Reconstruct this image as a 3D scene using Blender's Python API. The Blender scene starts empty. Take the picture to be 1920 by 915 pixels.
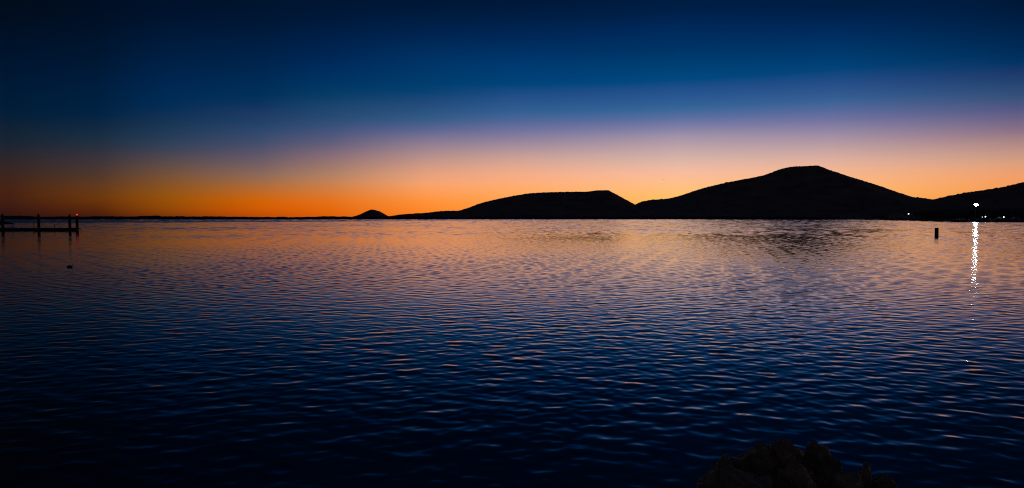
import bpy, bmesh, math, random
import numpy as np
from mathutils import Vector, Matrix, noise

random.seed(7); rng = np.random.default_rng(11)
scene = bpy.context.scene
C = scene.collection
R = math.radians

# ------------------------------------------------------------------ camera
F = 1251.0          # focal length in pixels of the 1920 px wide photograph
H = 3.0             # eye height above the water
HORIZON = 409.2     # row of the true horizon
cam = bpy.data.cameras.new('camera')
cam.sensor_width = 36.0
cam.lens = 36.0 * F / 1920.0
cam.clip_start = 0.1
cam.clip_end = 60000
camo = bpy.data.objects.new('camera', cam); C.objects.link(camo)
PITCH = math.atan((457.5 - HORIZON) / F)
camo.location = (0, 0, H)
camo.rotation_euler = (math.pi / 2 - PITCH, 0, 0)
scene.camera = camo

# ------------------------------------------------------------------ exposure
scene.view_settings.view_transform = 'Standard'
scene.view_settings.look = 'None'
scene.view_settings.exposure = 0.0
scene.view_settings.gamma = 1.0
scene.view_settings.use_curve_mapping = False
scene.cycles.use_denoising = False
scene.cycles.filter_width = 1.15
scene.cycles.max_bounces = 6
scene.cycles.sample_clamp_indirect = 20

# ------------------------------------------------------------------ sky: afterglow, one gradient of elevation per compass direction
def lin(c):
    c = np.asarray(c, float) / 255.0
    return np.where(c <= 0.04045, c / 12.92, ((c + 0.055) / 1.055) ** 2.4)

SKY = {   # column of the photograph: row -> colour of the sky there
 20:   {0:(2,12,26),90:(0,18,42),180:(0,27,54),215:(2,30,55),235:(14,33,52),270:(25,36,50),300:(46,38,42),330:(60,38,30),360:(72,34,18),390:(58,26,18),409:(44,18,16)},
 190:  {0:(0,14,34),100:(0,22,48),168:(0,30,62),220:(2,36,66),238:(18,39,66),252:(22,45,66),273:(36,48,64),290:(54,50,60),310:(66,54,54),330:(82,56,42),351:(100,58,28),371:(108,56,12),391:(92,40,10),409:(62,24,12)},
 320:  {0:(0,17,42),90:(0,28,62),180:(0,42,84),205:(4,46,86),225:(22,50,85),245:(30,58,86),270:(46,64,90),290:(72,70,82),320:(108,80,64),350:(138,84,34),375:(152,82,8),391:(146,72,8),409:(118,48,10)},
 490:  {0:(0,20,46),100:(0,32,70),168:(0,46,88),192:(4,50,92),208:(28,55,98),235:(34,67,104),249:(48,72,111),276:(74,80,107),293:(98,87,104),317:(126,100,96),337:(154,108,78),357:(186,106,42),374:(208,100,10),391:(210,91,2),409:(180,70,8)},
 620:  {0:(0,22,50),90:(0,34,78),150:(0,50,98),180:(6,60,102),200:(28,68,109),225:(40,76,115),245:(66,83,124),268:(94,93,121),285:(124,104,121),300:(142,113,113),318:(164,124,106),336:(188,130,92),356:(212,125,62),371:(226,117,36),388:(230,107,14),409:(216,94,10)},
 800:  {0:(0,23,53),60:(0,34,76),120:(0,52,102),170:(2,64,112),186:(26,70,119),205:(40,80,125),223:(50,90,134),238:(78,96,142),255:(114,112,146),273:(148,127,144),288:(172,140,141),305:(200,150,134),323:(224,160,128),343:(244,164,114),363:(254,155,82),381:(255,145,54),409:(250,128,32)},
 960:  {0:(0,24,56),60:(0,36,80),120:(0,56,110),160:(0,68,122),178:(30,76,132),200:(44,88,142),216:(54,98,148),232:(88,104,152),250:(120,118,156),270:(156,136,156),290:(192,156,150),310:(222,168,144),330:(246,172,132),350:(255,172,112),368:(255,166,88),409:(255,146,46)},
 1270: {0:(0,28,64),60:(0,42,92),100:(0,54,104),131:(0,66,118),156:(4,74,130),170:(34,80,139),192:(46,92,148),207:(56,103,153),222:(90,110,160),238:(124,125,165),253:(154,144,168),268:(180,155,168),284:(198,170,168),308:(228,184,166),332:(252,190,152),354:(255,192,124),370:(255,192,106),409:(255,172,70)},
 1560: {0:(0,28,64),60:(0,42,92),100:(0,56,108),138:(4,70,124),155:(36,76,134),192:(58,98,150),210:(88,106,156),230:(120,118,160),250:(152,138,164),270:(182,154,162),290:(208,170,160),312:(236,180,152),350:(255,186,118),380:(255,180,88),409:(252,164,64)},
 1900: {0:(0,24,54),60:(0,34,74),110:(0,48,94),128:(6,54,102),142:(30,58,108),178:(48,80,120),196:(70,84,128),215:(96,94,134),242:(134,110,134),264:(168,132,132),291:(200,152,134),308:(220,160,124),340:(246,158,98),375:(246,150,72),409:(235,130,50)},
}
def pix_dir(px, py):
    v = Vector(((px - 960.0) / F, 1.0, (HORIZON - py) / F))
    return v.normalized()

def smooth_interp(xs, ys, q):
    # monotone cubic so that the ramp has no kinks
    xs = np.array(xs, float); ys = np.array(ys, float)
    h = np.diff(xs); d = np.diff(ys) / h
    m = np.zeros_like(ys); m[0] = d[0]; m[-1] = d[-1]
    for i in range(1, len(xs) - 1):
        if d[i-1] * d[i] > 0:
            w1 = 2*h[i] + h[i-1]; w2 = h[i] + 2*h[i-1]
            m[i] = (w1 + w2) / (w1/d[i-1] + w2/d[i])
    i = np.clip(np.searchsorted(xs, q) - 1, 0, len(h) - 1)
    t = np.clip((q - xs[i]) / h[i], 0, 1)
    return ((2*t**3-3*t**2+1)*ys[i] + (t**3-2*t**2+t)*h[i]*m[i] + (-2*t**3+3*t**2)*ys[i+1] + (t**3-t**2)*h[i]*m[i+1])

EL_MAX = 60.0
STOPS = np.concatenate([np.linspace(0, 19.5, 27), [24, 32, 44, 60]])
def sky_ramp(rows, px, dim=1.0):
    els = []; cols = []
    for y in sorted(rows, reverse=True):
        els.append(math.degrees(math.asin(pix_dir(px, y).z))); cols.append(rows[y])
    top = np.array(cols[-1], float)
    els += [els[-1] + 10, els[-1] + 24, 62]; cols += [top*1.04, top*1.0, top*0.9]
    cols = np.array(cols, float)
    out = np.stack([smooth_interp(els, cols[:, k], STOPS) for k in range(3)], 1)
    return lin(np.clip(out, 0, 255)) * dim

world = bpy.data.worlds.new('World'); scene.world = world
world.use_nodes = True
nt = world.node_tree; nt.nodes.clear(); N = nt.nodes; L = nt.links
def math_node(op, a, b=None, clamp=False):
    n = N.new('ShaderNodeMath'); n.operation = op; n.use_clamp = clamp
    for i, v in enumerate((a, b)):
        if v is None: continue
        if isinstance(v, (int, float)): n.inputs[i].default_value = v
        else: L.new(v, n.inputs[i])
    return n.outputs[0]
tc = N.new('ShaderNodeTexCoord')
sep = N.new('ShaderNodeSeparateXYZ'); L.new(tc.outputs['Generated'], sep.inputs[0])
el = math_node('ARCSINE', sep.outputs['Z'])
elf = math_node('DIVIDE', math_node('MAXIMUM', el, 0.0), R(EL_MAX), True)
az = math_node('ARCTAN2', sep.outputs['X'], sep.outputs['Y'])
keys = []
for px, rows in SKY.items():
    keys.append((math.degrees(math.atan((px - 960.0) / F)), sky_ramp(rows, px)))
# away from the afterglow, on either hand and behind, the dusk sky settles to a dull blue over the mauve belt of dusk
away = sky_ramp({0:(32,38,58),100:(42,44,64),180:(68,58,74),250:(98,74,82),320:(90,68,70),370:(54,46,54),409:(36,34,44)}, 960)
keys = [(-180.0, away), (-80.0, away)] + keys + [(62.0, 0.5*keys[-1][1] + 0.5*keys[5][1]), (100.0, 0.5*keys[1][1] + 0.5*away), (130.0, away), (180.0, away)]
prev = None; paz = None
for a, cols in keys:
    rp = N.new('ShaderNodeValToRGB'); cr = rp.color_ramp; cr.interpolation = 'LINEAR'
    while len(cr.elements) < len(STOPS): cr.elements.new(0.5)
    for e, s in zip(cr.elements, np.linspace(0, 1, len(STOPS))): e.position = s
    for e, s, c in zip(cr.elements, STOPS, cols):
        e.position = float(s / EL_MAX); e.color = (float(c[0]), float(c[1]), float(c[2]), 1)
    L.new(elf, rp.inputs[0])
    if prev is None:
        prev = rp.outputs[0]
    else:
        mr = N.new('ShaderNodeMapRange'); mr.interpolation_type = 'LINEAR'; mr.clamp = True
        L.new(az, mr.inputs['Value'])
        mr.inputs['From Min'].default_value = R(paz); mr.inputs['From Max'].default_value = R(a)
        mx = N.new('ShaderNodeMix'); mx.data_type = 'RGBA'
        L.new(mr.outputs[0], mx.inputs[0]); L.new(prev, mx.inputs[6]); L.new(rp.outputs[0], mx.inputs[7])
        prev = mx.outputs[2]
    paz = a
bg = N.new('ShaderNodeBackground'); bg.inputs['Strength'].default_value = 1.0
L.new(prev, bg.inputs['Color'])
wo = N.new('ShaderNodeOutputWorld'); L.new(bg.outputs[0], wo.inputs['Surface'])
# the sun has set: the afterglow of the sky is the only daylight left

# ------------------------------------------------------------------ helpers
def at(px, py, Y):
    """world point at depth Y seen at that place of the photograph"""
    return Vector(((px - 960.0) / F * Y, Y, H + (HORIZON - py) / F * Y))

def at_z(px, Y, z):
    return Vector(((px - 960.0) / F * Y, Y, z))

def material(name, col, rough=0.85, vary=0.35, scale=3.0, bump=0.0, spec=0.3, second=None, second_scale=2.0, second_amount=0.5, metallic=0.0):
    m = bpy.data.materials.new(name); m.use_nodes = True
    t = m.node_tree; b = t.nodes['Principled BSDF']
    b.inputs['Roughness'].default_value = rough
    b.inputs['Specular IOR Level'].default_value = spec
    b.inputs['Metallic'].default_value = metallic
    co = t.nodes.new('ShaderNodeTexCoord')
    nz = t.nodes.new('ShaderNodeTexNoise'); nz.inputs['Scale'].default_value = scale; nz.inputs['Detail'].default_value = 6
    t.links.new(co.outputs['Object'], nz.inputs['Vector'])
    rp = t.nodes.new('ShaderNodeValToRGB')
    rp.color_ramp.elements[0].position = 0.3; rp.color_ramp.elements[1].position = 0.7
    rp.color_ramp.elements[0].color = tuple(c*(1-vary) for c in col) + (1,)
    rp.color_ramp.elements[1].color = tuple(min(1, c*(1+vary)) for c in col) + (1,)
    t.links.new(nz.outputs['Fac'], rp.inputs[0])
    out = rp.outputs[0]
    if second:
        n2 = t.nodes.new('ShaderNodeTexNoise'); n2.inputs['Scale'].default_value = second_scale; n2.inputs['Detail'].default_value = 8
        n2.inputs['Roughness'].default_value = 0.65
        t.links.new(co.outputs['Object'], n2.inputs['Vector'])
        r2 = t.nodes.new('ShaderNodeValToRGB')
        r2.color_ramp.elements[0].position = second_amount; r2.color_ramp.elements[1].position = second_amount + 0.06
        t.links.new(n2.outputs['Fac'], r2.inputs[0])
        mx = t.nodes.new('ShaderNodeMix'); mx.data_type = 'RGBA'
        t.links.new(r2.outputs[0], mx.inputs[0]); t.links.new(out, mx.inputs[6]); mx.inputs[7].default_value = tuple(second) + (1,)
        out = mx.outputs[2]
    t.links.new(out, b.inputs['Base Color'])
    if bump:
        bp = t.nodes.new('ShaderNodeBump'); bp.inputs['Strength'].default_value = bump; bp.inputs['Distance'].default_value = 0.03
        n3 = t.nodes.new('ShaderNodeTexNoise'); n3.inputs['Scale'].default_value = scale*5; n3.inputs['Detail'].default_value = 8
        t.links.new(co.outputs['Object'], n3.inputs['Vector'])
        t.links.new(n3.outputs['Fac'], bp.inputs['Height']); t.links.new(bp.outputs[0], b.inputs['Normal'])
    return m

def emitter(name, col, strength):
    m = bpy.data.materials.new(name); m.use_nodes = True
    b = m.node_tree.nodes['Principled BSDF']
    b.inputs['Base Color'].default_value = (0.8, 0.8, 0.8, 1)
    b.inputs['Emission Color'].default_value = tuple(col) + (1,)
    b.inputs['Emission Strength'].default_value = strength
    return m

M = dict(
    forest = material('forest', (0.125, 0.080, 0.038), vary=0.4, scale=0.012),  # paler than forest_near: haze over the hills is put into the colour
    forest_near = material('forest_near', (0.034, 0.030, 0.020), vary=0.4, scale=0.02),
    bank = material('bank', (0.045, 0.042, 0.036), vary=0.4, scale=0.2),
    rock = material('rock', (0.17, 0.135, 0.075), rough=0.7, vary=0.6, scale=9, bump=1.0, second=(0.50, 0.46, 0.24), second_scale=7, second_amount=0.60),
    shore_rock = material('shore_rock', (0.05, 0.046, 0.04), vary=0.4, scale=0.6),
    timber = material('timber', (0.035, 0.030, 0.026), vary=0.4, scale=4),
    deck = material('deck', (0.040, 0.038, 0.036), vary=0.3, scale=2),
    cap = material('cap', (0.06, 0.06, 0.065), rough=0.5, vary=0.2),
    steel = material('steel', (0.10, 0.10, 0.11), rough=0.5, vary=0.2, metallic=0.6),
    hull = material('hull', (0.06, 0.065, 0.075), rough=0.4, vary=0.15),
    cabin = material('cabin', (0.09, 0.09, 0.10), rough=0.4, vary=0.15),
    glass = material('glass', (0.010, 0.012, 0.015), rough=0.05, vary=0.1, spec=0.5),
    white_paint = material('white_paint', (0.55, 0.57, 0.58), rough=0.35, vary=0.08),
    teal_paint = material('teal_paint', (0.10, 0.16, 0.17), rough=0.35, vary=0.1),
    tyre = material('tyre', (0.015, 0.015, 0.015), rough=0.9, vary=0.2),
    rim = material('rim', (0.3, 0.3, 0.3), rough=0.4, vary=0.1, metallic=0.7),
    shed = material('shed', (0.10, 0.105, 0.115), vary=0.25, scale=0.3),
    roof = material('roof', (0.05, 0.05, 0.055), vary=0.2, scale=0.5),
    feather = material('feather', (0.02, 0.018, 0.016), vary=0.3, scale=8),
    flood = emitter('flood', (0.50, 0.86, 1.0), 320),
    lamp = emitter('lamp', (0.80, 0.98, 1.0), 8),
    lamp_dim = emitter('lamp_dim', (0.80, 0.95, 1.0), 4),
    red = emitter('red', (1.0, 0.02, 0.06), 1.7),
)

class MB:
    def __init__(self): self.bm = bmesh.new()
    def box(self, x0, x1, y0, y1, z0, z1, bevel=0.0):
        r = bmesh.ops.create_cube(self.bm, size=1)
        for v in r['verts']:
            v.co = Vector((x0 if v.co.x < 0 else x1, y0 if v.co.y < 0 else y1, z0 if v.co.z < 0 else z1))
        if bevel:
            es = {e for v in r['verts'] for e in v.link_edges}
            bmesh.ops.bevel(self.bm, geom=list(es), offset=bevel, segments=2, affect='EDGES')
        return self
    def tube(self, p, q, r0, r1=None, seg=12):
        p = Vector(p); q = Vector(q); r1 = r0 if r1 is None else r1
        d = q - p; m = d.to_track_quat('Z', 'Y').to_matrix().to_4x4()
        res = bmesh.ops.create_cone(self.bm, cap_ends=True, segments=seg, radius1=r0, radius2=r1, depth=d.length)
        for v in res['verts']: v.co = (p + q)/2 + (m @ v.co)
        return self
    def ball(self, c, r, sub=2, scale=(1,1,1)):
        res = bmesh.ops.create_icosphere(self.bm, subdivisions=sub, radius=r)
        for v in res['verts']: v.co = Vector(c) + Vector((v.co.x*scale[0], v.co.y*scale[1], v.co.z*scale[2]))
        return self
    def loft(self, rings):
        """closed rings of equal length, capped at both ends"""
        rv = [[self.bm.verts.new(p) for p in ring] for ring in rings]
        n = len(rv[0])
        for a, b in zip(rv, rv[1:]):
            for i in range(n):
                self.bm.faces.new((a[i], a[(i+1) % n], b[(i+1) % n], b[i]))
        self.bm.faces.new(list(reversed(rv[0]))); self.bm.faces.new(rv[-1])
        return self
    def build(self, name, mat, parent=None, smooth=False):
        bmesh.ops.recalc_face_normals(self.bm, faces=self.bm.faces)
        me = bpy.data.meshes.new(name); self.bm.to_mesh(me); self.bm.free()
        me.materials.append(mat)
        if smooth:
            me.polygons.foreach_set('use_smooth', [True]*len(me.polygons))
        return link(name, me, parent)

def link(name, me, parent=None):
    o = bpy.data.objects.new(name, me); C.objects.link(o)
    if parent is not None: o.parent = parent
    return o

def tag(o, label=None, cat=None, group=None, kind=None):
    if label: o['label'] = label
    if cat: o['category'] = cat
    if group: o['group'] = group
    if kind: o['kind'] = kind
    return o

def empty(name, loc, rz=0.0):
    o = bpy.data.objects.new(name, None); C.objects.link(o)
    o.location = loc; o.rotation_euler = (0, 0, rz); o.empty_display_size = 0.2
    return o

def copy_tree(o, parent=None):
    c = o.copy(); C.objects.link(c); c.parent = parent
    for ch in list(o.children): copy_tree(ch, c)
    return c

def grid_mesh(name, P, mat, smooth=True):
    """P: (rows, cols, 3) array of points"""
    r, c, _ = P.shape
    idx = np.arange(r*c, dtype=np.int32).reshape(r, c)
    q = np.stack([idx[:-1, :-1], idx[:-1, 1:], idx[1:, 1:], idx[1:, :-1]], -1).reshape(-1, 4)
    me = bpy.data.meshes.new(name)
    me.vertices.add(r*c); me.vertices.foreach_set('co', P.astype(np.float32).ravel())
    me.loops.add(q.size); me.loops.foreach_set('vertex_index', q.ravel())
    me.polygons.add(len(q)); me.polygons.foreach_set('loop_start', np.arange(0, q.size, 4, dtype=np.int32))
    me.polygons.foreach_set('use_smooth', np.full(len(q), smooth))
    me.materials.append(mat)
    me.update(calc_edges=True)
    return link(name, me)

# ------------------------------------------------------------------ water
def water_material():
    m = bpy.data.materials.new('water'); m.use_nodes = True
    t = m.node_tree; b = t.nodes['Principled BSDF']; n = t.nodes; l = t.links
    b.inputs['Base Color'].default_value = (0.0015, 0.004, 0.008, 1)
    b.inputs['IOR'].default_value = 1.36
    b.inputs['Roughness'].default_value = 0.04
    geo = n.new('ShaderNodeNewGeometry')
    # fine ripples too small for the mesh; they matter far out, where the mesh carries the long waves only
    ln = n.new('ShaderNodeVectorMath'); ln.operation = 'LENGTH'; l.new(geo.outputs['Position'], ln.inputs[0])
    far = n.new('ShaderNodeMapRange'); far.clamp = True
    l.new(ln.outputs['Value'], far.inputs['Value'])
    far.inputs['From Min'].default_value = 25; far.inputs['From Max'].default_value = 260
    far.inputs['To Min'].default_value = 0.0; far.inputs['To Max'].default_value = 1.0
    mp = n.new('ShaderNodeMapping'); mp.inputs['Scale'].default_value = (0.6, 1.0, 1.0); l.new(geo.outputs['Position'], mp.inputs['Vector'])
    nz = n.new('ShaderNodeTexNoise'); nz.noise_dimensions = '2D'; nz.inputs['Scale'].default_value = 0.9; nz.inputs['Detail'].default_value = 2.0
    l.new(mp.outputs[0], nz.inputs['Vector'])
    bp = n.new('ShaderNodeBump'); bp.inputs['Distance'].default_value = 0.025
    l.new(far.outputs[0], bp.inputs['Strength']); l.new(nz.outputs['Fac'], bp.inputs['Height'])
    l.new(bp.outputs[0], b.inputs['Normal'])
    # wind streaks far out: wide bands of ruffled water
    sp = n.new('ShaderNodeSeparateXYZ'); l.new(geo.outputs['Position'], sp.inputs[0])
    m2 = n.new('ShaderNodeMapping'); m2.inputs['Scale'].default_value = (0.0011, 0.0042, 1.0); m2.inputs['Rotation'].default_value = (0, 0, R(-6))
    l.new(geo.outputs['Position'], m2.inputs['Vector'])
    n2 = n.new('ShaderNodeTexNoise'); n2.noise_dimensions = '2D'; n2.inputs['Scale'].default_value = 1.0; n2.inputs['Detail'].default_value = 3.0
    l.new(m2.outputs[0], n2.inputs['Vector'])
    r2 = n.new('ShaderNodeMapRange'); r2.clamp = True; l.new(n2.outputs['Fac'], r2.inputs['Value'])
    r2.inputs['From Min'].default_value = 0.38; r2.inputs['From Max'].default_value = 0.52
    # the ruffled water begins some 400 m out on the left and about a kilometre out on the right
    ed = n.new('ShaderNodeMath'); ed.operation = 'MULTIPLY_ADD'; l.new(sp.outputs['X'], ed.inputs[0]); ed.inputs[1].default_value = -1.7; l.new(sp.outputs['Y'], ed.inputs[2])
    r3 = n.new('ShaderNodeMapRange'); r3.clamp = True; l.new(ed.outputs[0], r3.inputs['Value'])
    r3.inputs['From Min'].default_value = 820; r3.inputs['From Max'].default_value = 900
    mm = n.new('ShaderNodeMath'); mm.operation = 'MULTIPLY'; l.new(r2.outputs[0], mm.inputs[0]); l.new(r3.outputs[0], mm.inputs[1])
    rr = n.new('ShaderNodeMath'); rr.operation = 'MULTIPLY_ADD'; l.new(mm.outputs[0], rr.inputs[0]); rr.inputs[1].default_value = 0.12; 
    base = n.new('ShaderNodeMath'); base.operation = 'MULTIPLY_ADD'; l.new(far.outputs[0], base.inputs[0]); base.inputs[1].default_value = 0.03; base.inputs[2].default_value = 0.055
    l.new(base.outputs[0], rr.inputs[2])
    l.new(rr.outputs[0], b.inputs['Roughness'])
    return m

def build_water():
    a = np.radians(np.linspace(-44, 44, 705))
    r = [3.6]
    while r[-1] < 12: r.append(r[-1] + 0.032)
    while r[-1] < 120: r.append(r[-1] * 1.0028)
    while r[-1] < 1900: r.append(r[-1] * 1.0050)
    n_wave = len(r)
    while r[-1] < 9000: r.append(r[-1] * 1.05)
    r = np.array(r)
    X = r[:, None]*np.sin(a)[None]; Y = r[:, None]*np.cos(a)[None]
    Z = np.zeros_like(X)
    step = np.maximum(np.gradient(r), r*(a[1]-a[0]))
    nw = 130
    lam = np.exp(rng.uniform(math.log(0.16), math.log(4.0), nw))
    main = R(-90)                                   # the waves run in towards the shore
    th = main + rng.normal(0, 1, nw)*np.radians(np.interp(np.log(lam), [math.log(.16), math.log(4)], [58, 26]))
    ph = rng.uniform(0, 2*np.pi, nw)
    wgt = np.exp(-0.5*((np.log(lam) - math.log(0.40))/0.72)**2)
    slope = 0.033*np.sqrt(2)*np.sqrt(wgt**2/np.sum(wgt**2))
    # calmer and livelier patches
    patch = 1.0 + 0.34*np.sin(X*0.055 + 1.3*np.sin(Y*0.031) + 0.7)*np.sin(Y*0.043 + 0.9*np.sin(X*0.023))
    near_var = np.zeros_like(r)
    for i in range(nw):
        k = 2*np.pi/lam[i]
        amp = slope[i]/k
        t = np.clip((lam[i]/step - 2.2)/2.5, 0, 1)
        t[n_wave:] = 0
        near_var += 0.5*(slope[i]*t)**2
        rows = np.nonzero(t > 0)[0]
        if not len(rows): continue
        e = rows[-1] + 1
        Z[:e] += (amp*t[:e])[:, None]*np.sin(k*(math.cos(th[i])*X[:e] + math.sin(th[i])*Y[:e]) + ph[i])
    patch += 0.22*np.sin(X*0.17 + 1.9*np.sin(Y*0.06 + 0.4))*np.sin(Y*0.11 + 1.4*np.sin(X*0.09 + 2.0))
    Z *= patch
    # longer, lower waves that carry the same slopes out over the bay
    nf = 110
    lam = np.exp(rng.uniform(math.log(0.6), math.log(30.0), nf)); th = main + rng.normal(0, R(48), nf); ph = rng.uniform(0, 2*np.pi, nf)
    fit = np.array([np.exp(-0.5*((np.log(l/step) - math.log(3.4))/0.32)**2)*(l/step > 2.2) for l in lam])
    target = 0.033 + 0.016*np.clip((r - 70)/130, 0, 1)
    norm = np.sqrt(2*np.maximum(target**2 - near_var, 0))/np.sqrt(np.sum(fit**2, 0) + 1e-3)*np.clip((r - 12)/8, 0, 1)
    edge = Y - 1.7*X + 60*np.sin(X*0.006 + 0.8)
    ruffled = np.clip((edge - 800)/110, 0, 1)*(0.62 + 0.38*np.sin(Y*0.021 + 0.9*np.sin(X*0.004) + 0.4))
    for i in range(nf):
        g = fit[i]*norm; g[n_wave:] = 0
        rows = np.nonzero(g > 1e-3)[0]
        if not len(rows): continue
        b0, e = rows[0], rows[-1] + 1
        k = 2*np.pi/lam[i]
        Z[b0:e] += (patch[b0:e] + 1.0*ruffled[b0:e])*(g[b0:e]/k)[:, None]*np.sin(k*(math.cos(th[i])*X[b0:e] + math.sin(th[i])*Y[b0:e]) + ph[i])
    o = grid_mesh('water', np.stack([X, Y, Z], -1), water_material())
    tag(o, kind='structure')
build_water()

# ------------------------------------------------------------------ hills
def interp_profile(pts, px):
    xs = [p[0] for p in pts]; ys = [p[1] for p in pts]
    return smooth_interp(xs, ys, px)

def hill(name, profile, Y0, front, back, step, canopy, mat, seed):
    """a wooded hill: ridge heights read as (column, row), front and back slopes given in metres"""
    x0 = (profile[0][0]-960)/F*Y0; x1 = (profile[-1][0]-960)/F*Y0
    nx = int((x1-x0)/step) + 2
    xs = np.linspace(x0, x1, nx)
    rows = interp_profile(profile, xs/Y0*F + 960)
    ridge = H + (HORIZON - rows)/F*Y0
    ny = int((front+back)/(step*1.4)) + 2
    v = np.linspace(-front, back, ny)
    P = np.zeros((ny, nx, 3))
    lr = np.random.default_rng(seed)
    for j, d in enumerate(v):
        s = 1 - (-d/front) if d < 0 else 1 - d/back
        prof = s**1.15 if d < 0 else s**0.9
        P[j, :, 0] = xs * (Y0 + d*0.0)/Y0
        P[j, :, 1] = Y0 + d
        spur = np.array([noise.noise((x*0.004+seed, d*0.0025, 3.1)) for x in xs])
        hgt = ridge*prof*(1 + 0.20*spur*(1-s)*2*s)
        P[j, :, 2] = np.minimum(hgt, ridge*(1 if d <= 0 else 1))
    jit = lr.normal(0, 1, (ny, nx))
    P[:, :, 2] += np.abs(jit)*canopy*0.5
    P[:, :, 0] += lr.uniform(-0.3, 0.3, (ny, nx))*step
    P[0, :, 2] = -1; P[-1, :, 2] = -1
    P[:, 0, 2] = np.minimum(P[:, 0, 2], -1) ; P[:, -1, 2] = np.minimum(P[:, -1, 2], -1)
    o = grid_mesh(name, P, mat, smooth=False)
    tag(o, kind='structure')
    return o

hill('hill', [(640,409),(662,406.5),(676,402),(688,396),(698,393),(706,394.5),(717,399),(724,404.5),(735,406.5),(760,409)], 6500, 500, 500, 9, 2.4, M['forest'], 3)
hill('hill', [(700,409.5),(735,406.5),(752,402.5),(775,400.8),(800,399.3),(830,395.8),(858,395.2),(880,389),(905,380),(930,374),(965,367),(1000,362),(1040,360.3),(1100,359.3),(1120,357),(1137,356.6),(1150,362),(1170,373),(1191,384),(1230,398),(1270,408)], 5000, 1000, 900, 9, 3.0, M['forest'], 5)
hill('hill', [(1120,409),(1150,400),(1191,384),(1203,378.5),(1222,375),(1252,372.5),(1275,367),(1305,357),(1345,346),(1385,338),(1435,327.5),(1460,318),(1482,313),(1508,311.8),(1528,310.8),(1550,318),(1582,329),(1605,338),(1630,350),(1655,362),(1690,369),(1718,370.5),(1745,374.5),(1790,388),(1850,408)], 3500, 1050, 900, 8, 2.7, M['forest'], 9)
hill('hill', [(1560,409),(1610,406),(1660,396),(1700,384),(1735,377),(1757,373.5),(1790,365.5),(1815,361),(1860,354.5),(1890,349),(1920,341.5),(1970,330),(2040,318),(2120,312),(2220,322),(2320,352),(2420,408)], 1900, 620, 500, 5.5, 2.4, M['forest'], 13)

# woods along the shores: too far to tell the trees apart
def wood(name, spots, mat, label):
    """spots: list of (x, y, ground z, height); one mesh of rough crowns"""
    verts = []; faces = []
    base = [(math.cos(k*math.pi/3), math.sin(k*math.pi/3)) for k in range(6)]
    for x, y, z, h in spots:
        w = h*random.uniform(0.55, 0.95)
        o = len(verts); 
        for lv, rad in ((0.0, 0.35), (0.35, 1.0), (0.72, 0.75)):
            for cx, cy in base:
                q = rad*w*random.uniform(0.7, 1.2)
                verts.append((x + cx*q, y + cy*q, z + h*lv*random.uniform(0.9, 1.1)))
        verts.append((x + random.uniform(-.2, .2)*w, y, z + h))
        for lv in range(2):
            for k in range(6):
                a = o + lv*6 + k; b = o + lv*6 + (k+1) % 6
                faces.append((a, b, b+6, a+6))
        for k in range(6): faces.append((o+12+k, o+12+(k+1) % 6, o+18))
    me = bpy.data.meshes.new(name); me.from_pydata(verts, [], faces); me.materials.append(mat)
    o = link(name, me)
    tag(o, label, 'woodland', kind='stuff')
    return o

def ground_strip(name, pts, z, depth, mat):
    """low land behind a shoreline given as (column, Y) points"""
    P = []
    m = np.array([[(px-960)/F*Y, Y] for px, Y in pts])
    t = np.linspace(0, len(m)-1, 160)
    line = np.stack([np.interp(t, range(len(m)), m[:, 0]), np.interp(t, range(len(m)), m[:, 1])], 1)
    prof = [(-6, -1.0), (0, 0.0), (4, z*0.55), (9, z*0.95), (14, z), (depth*0.3, z), (depth, z*1.02), (depth+40, -1)]
    arr = np.zeros((len(prof), len(line), 3))
    for j, (d, zz) in enumerate(prof):
        for i, (x, y) in enumerate(line):
            w = 0.25*noise.noise((x*0.05, y*0.05, d)) if 0 < zz else 0
            u = Vector((x, y)).normalized()
            arr[j, i] = (x + u.x*d, y + u.y*d, zz + w*min(1, z/2))
    o = grid_mesh(name, arr, mat)
    tag(o, kind='structure')
    return line

far_shore = [(-320,1950),(60,1880),(300,1960),(560,2020),(720,2080),(900,1900),(1100,1780),(1300,1820),(1500,1900),(1720,1850)]
line = ground_strip('ground', far_shore, 1.5, 500, M['bank'])
spots = []
for k in range(5200):
    t = random.random()**0.9*(len(line)-1.01); i = int(t); f = t-i
    x, y = line[i]*(1-f) + line[i+1]*f
    u = Vector((x, y)).normalized(); d = random.uniform(8, 160)**1.0
    x += u.x*d; y += u.y*d
    px = x/y*F + 960
    tall = 7.4 + 2.2*noise.noise((px*0.018, 0.3, 0)) + 1.2*noise.noise((px*0.07, 1.3, 0))
    if px < 300: tall += 3.0*max(0, noise.noise((px*0.012+4, 2.0, 0)) + 0.35)
    spots.append((x, y, 0.8, max(3, tall*random.uniform(0.82, 1.04))))
wood('far_wood', spots, M['forest_near'], 'dark low strip of trees along the far shore of the bay')

near_shore = [(1622,1260),(1645,1130),(1672,950),(1702,820),(1740,660),(1782,545),(1830,512),(1885,500),(1930,494),(2040,450),(2150,420)]
line2 = ground_strip('shore', near_shore, 2.6, 260, M['bank'])
spots = []
for k in range(1900):
    t = random.uniform(9, len(line2)-1.01); i = int(t); f = t-i
    x, y = line2[i]*(1-f) + line2[i+1]*f
    u = Vector((x, y)).normalized(); d = random.uniform(100, 220)
    x += u.x*d; y += u.y*d
    spots.append((x, y, 2.0, random.uniform(5, 10)*(0.45 + 0.55*min(1, t/60))))
wood('shore_wood', spots, M['forest_near'], 'dark belt of trees behind the lamps on the right shore')
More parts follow.
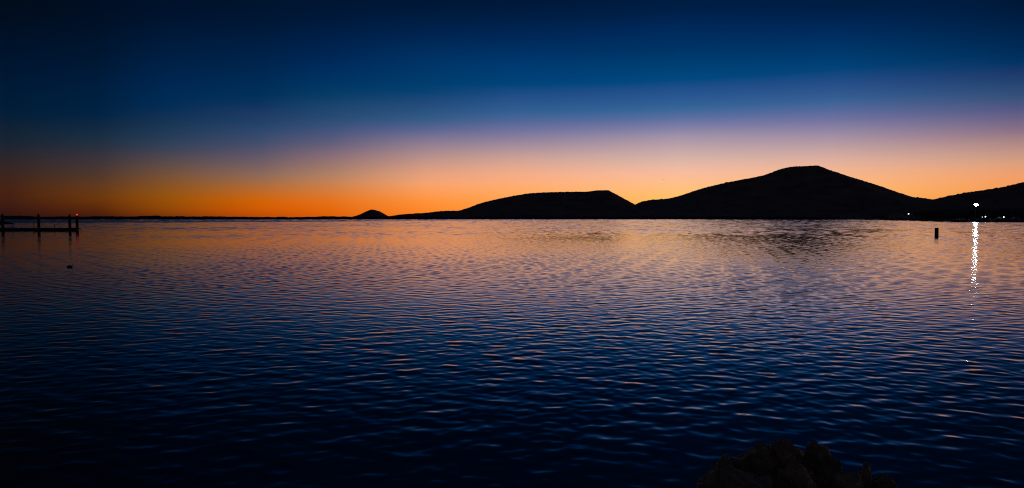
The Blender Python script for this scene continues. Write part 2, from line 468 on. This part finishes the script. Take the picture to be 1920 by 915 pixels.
# riprap along the bank
def rock_verts(c, r, seed, flat=0.7, sub=1):
    bm = bmesh.new(); bmesh.ops.create_icosphere(bm, subdivisions=sub, radius=1)
    for v in bm.verts:
        n = noise.noise(v.co*1.3 + Vector((seed*3.1, seed*1.7, seed)))
        v.co = v.co*(1 + 0.45*n)
    vs = [(c[0]+v.co.x*r, c[1]+v.co.y*r, c[2]+v.co.z*r*flat) for v in bm.verts]
    fs = [[v.index for v in f.verts] for f in bm.faces]
    bm.free(); return vs, fs
verts = []; faces = []
for k in range(900):
    t = random.uniform(0, len(line2)-1.01); i = int(t); f = t-i
    x, y = line2[i]*(1-f) + line2[i+1]*f
    u = Vector((x, y)).normalized(); d = random.uniform(-1, 10)
    vs, fs = rock_verts((x+u.x*d, y+u.y*d, max(0, d)*0.24), random.uniform(0.5, 1.3), k)
    o = len(verts); verts += vs; faces += [[a+o for a in q] for q in fs]
me = bpy.data.meshes.new('bank_stones'); me.from_pydata(verts, [], faces); me.materials.append(M['shore_rock'])
tag(link('bank_stones', me), 'dark tumbled stones lining the bank of the right shore', 'stones', kind='stuff')

# flat rocks off the tip of the right shore
for k, (px, w, hgt) in enumerate([(1629,2.6,1.6),(1636,3.0,2.6),(1642,2.6,2.9),(1648,2.2,2.2)]):
    p = at_z(px, 1235-10*k, 0)
    vs, fs = rock_verts((0, 0, 0), w, 40+k, flat=hgt/w, sub=2)
    me = bpy.data.meshes.new('shore_rock'); me.from_pydata(vs, [], fs); me.materials.append(M['shore_rock'])
    o = link('shore_rock', me); o.location = p
    tag(o, ['outermost low rock in the row off the tip of the right shore', 'second rock from the end of the row off the right shore tip',
            'third and tallest rock in the row off the right shore tip', 'rock nearest the land in the row off the right shore tip'][k], 'rock', 'rocks off the tip of the right shore')

# ------------------------------------------------------------------ right shore: shed, lamps, cars
def build_shed():
    a = at_z(1664, 980, 2.6); b = at_z(1805, 620, 2.6)
    a.z = b.z = 2.45
    d = b - a; ln_ = d.length
    e = empty('long_shed', a, math.atan2(d.y, d.x))
    w = 14.0; h = 4.6
    MB().box(0, ln_, 0, w, 0, h).build('wall', M['shed'], e)
    m = MB()
    m.loft([[(-.5, -.6, h+.003), (-.5, w/2, h+1.3), (-.5, w+.6, h+.003)], [(ln_+.5, -.6, h+.003), (ln_+.5, w/2, h+1.3), (ln_+.5, w+.6, h+.003)]])
    m.build('roof', M['roof'], e)
    nd = 9
    for k in range(nd):
        x = (k+.5)*ln_/nd
        MB().box(x-2, x+2, -.06, -.003, 0.1, 3.4).build('door', M['roof'], e)
    tag(e, 'long low grey shed on the right shore left of the bright floodlight', 'shed')
build_shed()

def light_mast():
    p = at(1828, 384, 560); g = 2.5
    e = empty('floodlight_mast', (p.x, p.y, g))
    h = p.z - g
    MB().tube((0,0,0), (0,0,h+.2), .22, .12).build('pole', M['steel'], e)
    MB().box(-1.5, 1.5, -.08, .08, h-.08, h+.08).build('crossbar', M['steel'], e)
    for x, z in ((-1.15, 0), (0, .52), (0, -.52), (1.15, 0)):  # heads added and spread wide so their shape stands in for the lamp's bloom
        hd = MB().tube((x, -.12, h+z), (x, -.62, h+z), .34, .52, 20).build('luminaire', M['steel'], e)
        MB().tube((x, -.6205, h+z), (x, -.6245, h+z), .48, .48, 20).build('lens', M['flood'], hd)
    tag(e, 'tall floodlight mast shining bright white on the right shore', 'floodlight')
light_mast()

def lamp_post(px, py, Y, r, mat, label, arm=False):
    p = at(px, py, Y); g = 2.3
    e = empty('lamp_post', (p.x, p.y, g)); h = p.z - g
    MB().tube((0,0,0), (0,0,h-r*.6), .09, .06).build('pole', M['steel'], e)
    MB().ball((0,0,h), r, 2).build('globe', mat, e, True)
    MB().tube((0,0,h+r*.9), (0,0,h+r*1.5), r*.75, r*.2).build('hood', M['steel'], e)
    tag(e, label, 'lamp', 'small lamps on the right shore')
lamp_post(1703, 400.8, 845, .5, M['lamp'], 'lone white lamp far down the shore, well left of the bright floodlight')
lamp_post(1841, 407.0, 535, .20, M['lamp_dim'], 'fainter left lamp of the low pair just right of the bright floodlight')
lamp_post(1847, 406.2, 540, .36, M['lamp'], 'brighter right lamp of the low pair just right of the bright floodlight')
lamp_post(1881.5, 406.9, 528, .28, M['lamp'], 'low lamp at the right end of the lit white car')

def car(p, rz, paint, label, lit):
    e = empty('parked_car', p, rz)
    # side profile (length along x, nose at -x)
    prof = [(-2.25,.35),(-2.3,.62),(-2.15,.86),(-1.1,1.0),(-.45,1.5),(.9,1.54),(1.7,1.1),(2.2,1.02),(2.28,.6),(2.22,.35)]
    m = MB(); rings = []
    for y, s in ((-.88,.94),(-.80,1.0),(.80,1.0),(.88,.94)):
        rings.append([(x*s if z < 1.05 else x*s*.97, y if z < 1.05 else y*.8, .35 + (z-.35)*s) for x, z in prof])
    m.loft(rings); m.build('body', paint, e)
    for y in (-1, 1):
        m = MB(); yy = y*.80
        m.loft([[(-.85,yy,1.07),(-.38,yy*.84,1.43),(.25,yy*.84,1.46),(.25,yy,1.07)], [(-.85,yy*1.06,1.07),(-.38,yy*.9,1.43),(.25,yy*.9,1.46),(.25,yy*1.06,1.07)]])
        m.build('window', M['glass'], e)
        m = MB()
        m.loft([[(.33,yy,1.07),(.33,yy*.84,1.46),(.85,yy*.84,1.46),(1.45,yy,1.1)], [(.33,yy*1.06,1.07),(.33,yy*.9,1.46),(.85,yy*.9,1.46),(1.45,yy*1.06,1.1)]])
        m.build('window', M['glass'], e)
        for x in (-1.4, 1.4):
            w = MB().tube((x, y*.70, .33), (x, y*.905, .33), .33, seg=18).build('wheel', M['tyre'], e)
            MB().tube((x, y*.906, .33), (x, y*.93, .33), .2, seg=12).build('rim', M['rim'], w)
        MB().box(-2.30, -2.22, y*.62-.16, y*.62+.16, .62, .78, .02).build('headlight', M['glass'], e)
    tag(e, label, 'car', 'cars parked on the right shore')
    return e
p = at_z(1874.5, 534, 2.55)
car(p, R(4), M['white_paint'], 'white parked car lit by a low lamp on the right shore', True)
p = at_z(1904, 536, 2.55)
car(p, R(-8), M['teal_paint'], 'dim bluish parked car at the far right edge of the shore', False)

# ------------------------------------------------------------------ lone pile in the water on the right
def lone_pile():
    Y = H*F/(443-HORIZON); p = at_z(1756.5, Y, 0)
    e = empty('timber_pile', p)
    top = at(1756.5, 427, Y).z; r = 3.2/F*Y
    m = MB(); rings = []
    for z, s in ((-2, 1.04), (0, 1.03), (.25, 1.0), (.8, .99), (top-.05, 1.03), (top, .96)):
        rings.append([(math.cos(t)*r*s*(1+.05*math.sin(3*t+z)), math.sin(t)*r*s, z) for t in np.linspace(0, 2*math.pi, 20, endpoint=False)])
    m.loft(rings); m.build('post', M['timber'], e)
    MB().tube((0,0,top*.62), (0,0,top*.62+.09), r*1.045).build('band', M['steel'], e)
    e.rotation_euler = (0, R(-1.5), 0)
    tag(e, 'short thick dark post standing alone in the water near the right shore', 'post')
lone_pile()

# ------------------------------------------------------------------ floating dock on the left
YD = H*F/(433.2-HORIZON)
def build_dock():
    xr = (153-960)/F*YD; xl = (-260-960)/F*YD
    e = empty('floating_dock', (xr - 1.0, YD, 0), R(0.6))
    ln_ = xr - xl
    MB().box(-ln_, -.9, 0, 1.7, .42, .74, .02).build('deck', M['deck'], e)
    MB().box(-ln_, -.9, -.06, -.003, .36, .70).build('rub_rail', M['timber'], e)
    MB().box(-.897, 0, .3, 1.5, .44, .64, .02).build('end_platform', M['deck'], e)
    x = -1.0
    while x - 3.6 > -ln_:
        MB().box(x-3.5, x, .1, 1.6, -.35, .417, .03).build('float', M['timber'], e)
        x -= 3.75
    for px, lean, hh in ((17,-.05,.75),(56.5,-.14,1.25),(95,-.06,.85),(125,-.22,1.05)):
        xx = (px+1.5-960)/F*YD - xr + 1.0
        MB().tube((xx, 1.2, .74), (xx+lean, 1.2, .74+hh), .075, .06, 8).build('post', M['timber'], e)
    for px in (40, 84, 112):
        xx = (px-960)/F*YD - xr + 1.0
        m = MB().box(xx-.16, xx+.16, .2, .28, .82, .88, .015); m.box(xx-.06, xx+.06, .2, .28, .743, .82)
        m.build('cleat', M['steel'], e)
    tag(e, 'long low dark floating dock reaching in from the left edge', 'dock')
build_dock()

def pile(px, top_row, label, pointed=True):
    Y = YD + 0.2 - .55; p = at_z(px, Y, 0)
    e = empty('dock_pile', p)
    top = at(px, top_row, Y).z; r = 2.35/F*Y
    body = top - (.75 if pointed else .1)
    MB().tube((0,0,-2), (0,0,body), r*1.02, r, 16).build('shaft', M['timber'], e)
    if pointed:
        m = MB(); m.tube((0,0,body+.003), (0,0,body+.12), r*1.12, r*1.12, 16); m.tube((0,0,body+.121), (0,0,top), r*1.1, r*.12, 16)
        m.build('cap', M['cap'], e)
    else:
        MB().tube((0,0,body+.003), (0,0,top), r*1.06, r*1.06, 16).build('cap', M['cap'], e)
    MB().tube((0,0,.9), (0,0,1.02), r*1.12, r*1.12, 16).build('guide_collar', M['steel'], e)
    tag(e, label, 'pile', 'piles along the floating dock')
pile(5.5, 399.6, 'dock pile with pointed cap nearest the left edge of the picture')
pile(73, 400.2, 'dock pile with pointed cap standing alone in the middle of the dock')
pile(131.2, 400.8, 'dock pile with pointed cap just left of the red light')
pile(145, 404.8, 'flat-topped dock pile carrying the red light at the dock end', False)
Y = YD + .2 - .55; p = at(145, 404.8, Y)
e = empty('beacon_light', p)
MB().tube((0,0,.003), (0,0,.12), .16, .13).build('base', M['steel'], e)
MB().ball((0,0,.30), .15, 2, (1,1,1.15)).build('lens', M['red'], e, True)
tag(e, 'small glowing red beacon on top of the last dock pile', 'beacon')

# boat lying beyond the dock, its bow just inside the picture
def boat():
    Y = H*F/(420.2-HORIZON)
    s = Y/F
    e = empty('moored_boat', at_z(29, Y, 0))
    L_ = 58*s; b = 9*s*.45
    rings = []
    for t in np.linspace(0, 1, 12):
        x = -t*L_
        w = b*min(1, math.sin(min(t*2.6, 1)*math.pi/2)) + .05
        sheer = (0.9 + 11*min(t, .5))*s
        k = .35 + .5*min(1, t*2)
        rings.append([(x, -w, sheer), (x, -w*k, .1), (x, 0, -.5), (x, w*k, .1), (x, w, sheer)])
    # the forward reach of the stem
    rings[0] = [(.0, y*.4, z*.55) for _, y, z in rings[0]]
    MB().loft(rings).build('hull', M['hull'], e)
    MB().box(-L_*.9, -27*s, -b*.72, b*.72, 3.0*s, 11*s, .12).build('cabin', M['cabin'], e)
    MB().box(-L_*.8, -26*s, -b*.6, b*.6, 11*s+.003, 17*s, .12).build('wheelhouse', M['cabin'], e)
    for k in range(3):
        x = -31*s - k*5*s
        MB().box(x-3.6*s, x, -b*.6-.03, -b*.6-.003, 12.5*s, 15.5*s).build('window', M['glass'], e)
    # rail round the foredeck
    MB().tube((-6*s, -b*.5, 5.0*s), (-24*s, -b*.5, 5.2*s), .04, seg=6).build('bow_rail', M['steel'], e)
    for k in range(4):
        x = -(6+5*k)*s
        MB().tube((x, -b*.5, 2.4*s+k*.2*s), (x, -b*.5, 5.0*s), .04, seg=6).build('stanchion', M['steel'], e)
    tag(e, 'dark boat at the left edge behind the dock, only its bow in view', 'boat')
boat()

# ------------------------------------------------------------------ birds
def water_bird():
    Y = H*F/(501.0-HORIZON); p = at_z(129, Y, 0.0)
    e = empty('water_bird', p)
    m = MB(); rings = []
    for x, w, z0, z1 in ((-.20,.015,.085,.115),(-.14,.07,.0,.12),(-.05,.10,-.05,.145),(.06,.10,-.05,.14),(.13,.06,-.01,.125),(.17,.02,.04,.10)):
        zc = (z0+z1)/2; hh = (z1-z0)/2
        rings.append([(x, math.cos(t)*w, zc+math.sin(t)*hh) for t in np.linspace(0, 2*math.pi, 12, endpoint=False)])
    # neck and head are one surface with the body
    for x, w, zc, hh in ((.175,.026,.15,.03),(.19,.034,.185,.036),(.225,.028,.185,.026),(.26,.008,.176,.008)):
        rings.append([(x, math.cos(t)*w, zc+math.sin(t)*hh) for t in np.linspace(0, 2*math.pi, 12, endpoint=False)])
    m.loft(rings); m.build('body', M['feather'], e, True)
    e.rotation_euler = (0, 0, R(8)); e.scale = (.9, .9, .75)
    tag(e, 'small dark bird sitting low on the water below the dock', 'bird')
water_bird()

def flying_bird(px, py, Y, span, label):
    p = at(px, py, Y); e = empty('flying_bird', p, R(20))
    m = MB(); rings = []
    s = span
    for x, w in ((-.28,.01),(-.18,.05),(0,.085),(.14,.06),(.22,.045),(.27,.01)):
        rings.append([(x*s, math.cos(t)*w*s, math.sin(t)*w*s) for t in np.linspace(0, 2*math.pi, 8, endpoint=False)])
    m.loft(rings)
    for d in (-1, 1):
        m.loft([[(-.1*s,0,.03*s),(.1*s,0,.03*s),(.1*s,0,.045*s),(-.1*s,0,.045*s)],
                [(-.06*s,d*.25*s,.13*s),(.08*s,d*.25*s,.13*s),(.08*s,d*.25*s,.14*s),(-.06*s,d*.25*s,.14*s)],
                [(-.1*s,d*.5*s,.07*s),(-.06*s,d*.5*s,.07*s),(-.06*s,d*.5*s,.075*s),(-.1*s,d*.5*s,.075*s)]])
    m.build('body', M['feather'], e)
    tag(e, label, 'bird', 'birds in the sky')
flying_bird(1243, 337, 520, 1.2, 'tiny bird in the orange sky above the saddle between the hills')
flying_bird(1628, 282, 520, 1.1, 'tiny bird in the pink sky right of the highest summit')

# ------------------------------------------------------------------ foreground rocks
# stony shore under the photographer
xs = np.linspace(-8, 10, 70); ys = np.linspace(-6, 6.6, 50)
P = np.zeros((50, 70, 3))
for j, y in enumerate(ys):
    for i, x in enumerate(xs):
        z = 1.35 - max(0, y)*0.36 + 0.10*noise.noise((x*1.3, y*1.3, 5)) - 0.0
        P[j, i] = (x, y, z if y < 3.4 or 1.0 < x < 4.4 else z - (y-3.4)*.1)
tag(grid_mesh('ground', P, M['rock']), kind='structure')

def boulder(px0, px1, top, Y, zb, seed, label, depth=None, lean=0.0, sharp=0.28, cuts=5, box=.5):
    lr = random.Random(seed)
    cx = (px0+px1)/2; hw = (px1-px0)/2/F*Y
    zt = at(cx, top+7, Y).z
    hh = (zt - zb)/2; dp = depth or hw*0.9
    bm = bmesh.new(); bmesh.ops.create_icosphere(bm, subdivisions=5, radius=1)
    off = Vector((seed*7.3, seed*2.9, seed*5.1))
    planes = []
    for k in range(cuts + 9):
        n = Vector((lr.uniform(-1,1), lr.uniform(-1,.3), lr.uniform(-.2,1))).normalized()
        planes.append((n, lr.uniform(.66, 1.0)))
    for v in bm.verts:
        d = v.co.normalized()
        q = Vector((abs(d.x)**box*math.copysign(1, d.x), abs(d.y)**box*math.copysign(1, d.y), abs(d.z)**box*math.copysign(1, d.z)))
        for n, c in planes:
            ex = q.dot(n) - c
            if ex > 0: q -= n*ex
        r = 1 + sharp*.55*noise.noise(d*1.6+off) + sharp*.35*noise.noise(d*4.2+off) + sharp*.40*(abs(noise.noise(d*4.5+off))-.25) + sharp*.12*noise.noise(d*11+off) + sharp*.03*noise.noise(d*24+off)
        v.co = q*r
    zmax = max(v.co.z for v in bm.verts); xmax = max(v.co.x for v in bm.verts); xmin = min(v.co.x for v in bm.verts)
    for v in bm.verts:
        x = ((v.co.x-xmin)/(xmax-xmin)*2-1)*hw; z = v.co.z/zmax*hh
        v.co = Vector((x + lean*max(0, z+hh), v.co.y*dp, z))
    me = bpy.data.meshes.new('boulder'); bm.to_mesh(me); bm.free(); me.materials.append(M['rock'])
    me.polygons.foreach_set('use_smooth', [True]*len(me.polygons))
    o = link('boulder', me); o.location = ((cx-960)/F*Y, Y, (zt+zb)/2)
    tag(o, label, 'boulder', 'boulders at the water edge below the camera')
    return o
ZB = 0.05
boulder(1312, 1402, 849, 6.05, ZB, 1, 'blocky leftmost boulder of the pile at the bottom edge', cuts=8)
boulder(1372, 1552, 824, 6.2, ZB, 2, 'largest rounded boulder at the top of the pile by the bottom edge', cuts=3, box=.8, sharp=.3)
boulder(1440, 1520, 821, 6.05, .3, 17, 'low craggy stone lying on the crown of the largest boulder', cuts=4, box=.6, sharp=.3)
boulder(1515, 1562, 824, 6.1, ZB, 3, 'knobbly lump of rock wedged right of the largest boulder')
boulder(1538, 1604, 839, 5.95, ZB, 4, 'round shouldered boulder on the right side of the pile', cuts=4)
boulder(1590, 1646, 869, 5.8, ZB, 5, 'small pointed rock jutting out right of the pile', lean=.13, sharp=.4, cuts=7)
boulder(1630, 1722, 893, 5.7, ZB, 6, 'lowest and rightmost rock, barely rising above the bottom edge')
boulder(1360, 1470, 882, 5.45, ZB, 8, 'front boulder at the bottom edge below the largest one', cuts=6)
boulder(1462, 1560, 874, 5.5, ZB, 9, 'front boulder at the bottom edge below the knobbly lump', cuts=6)
boulder(1552, 1640, 893, 5.4, ZB, 12, 'front boulder at the bottom edge below the small pointed rock')
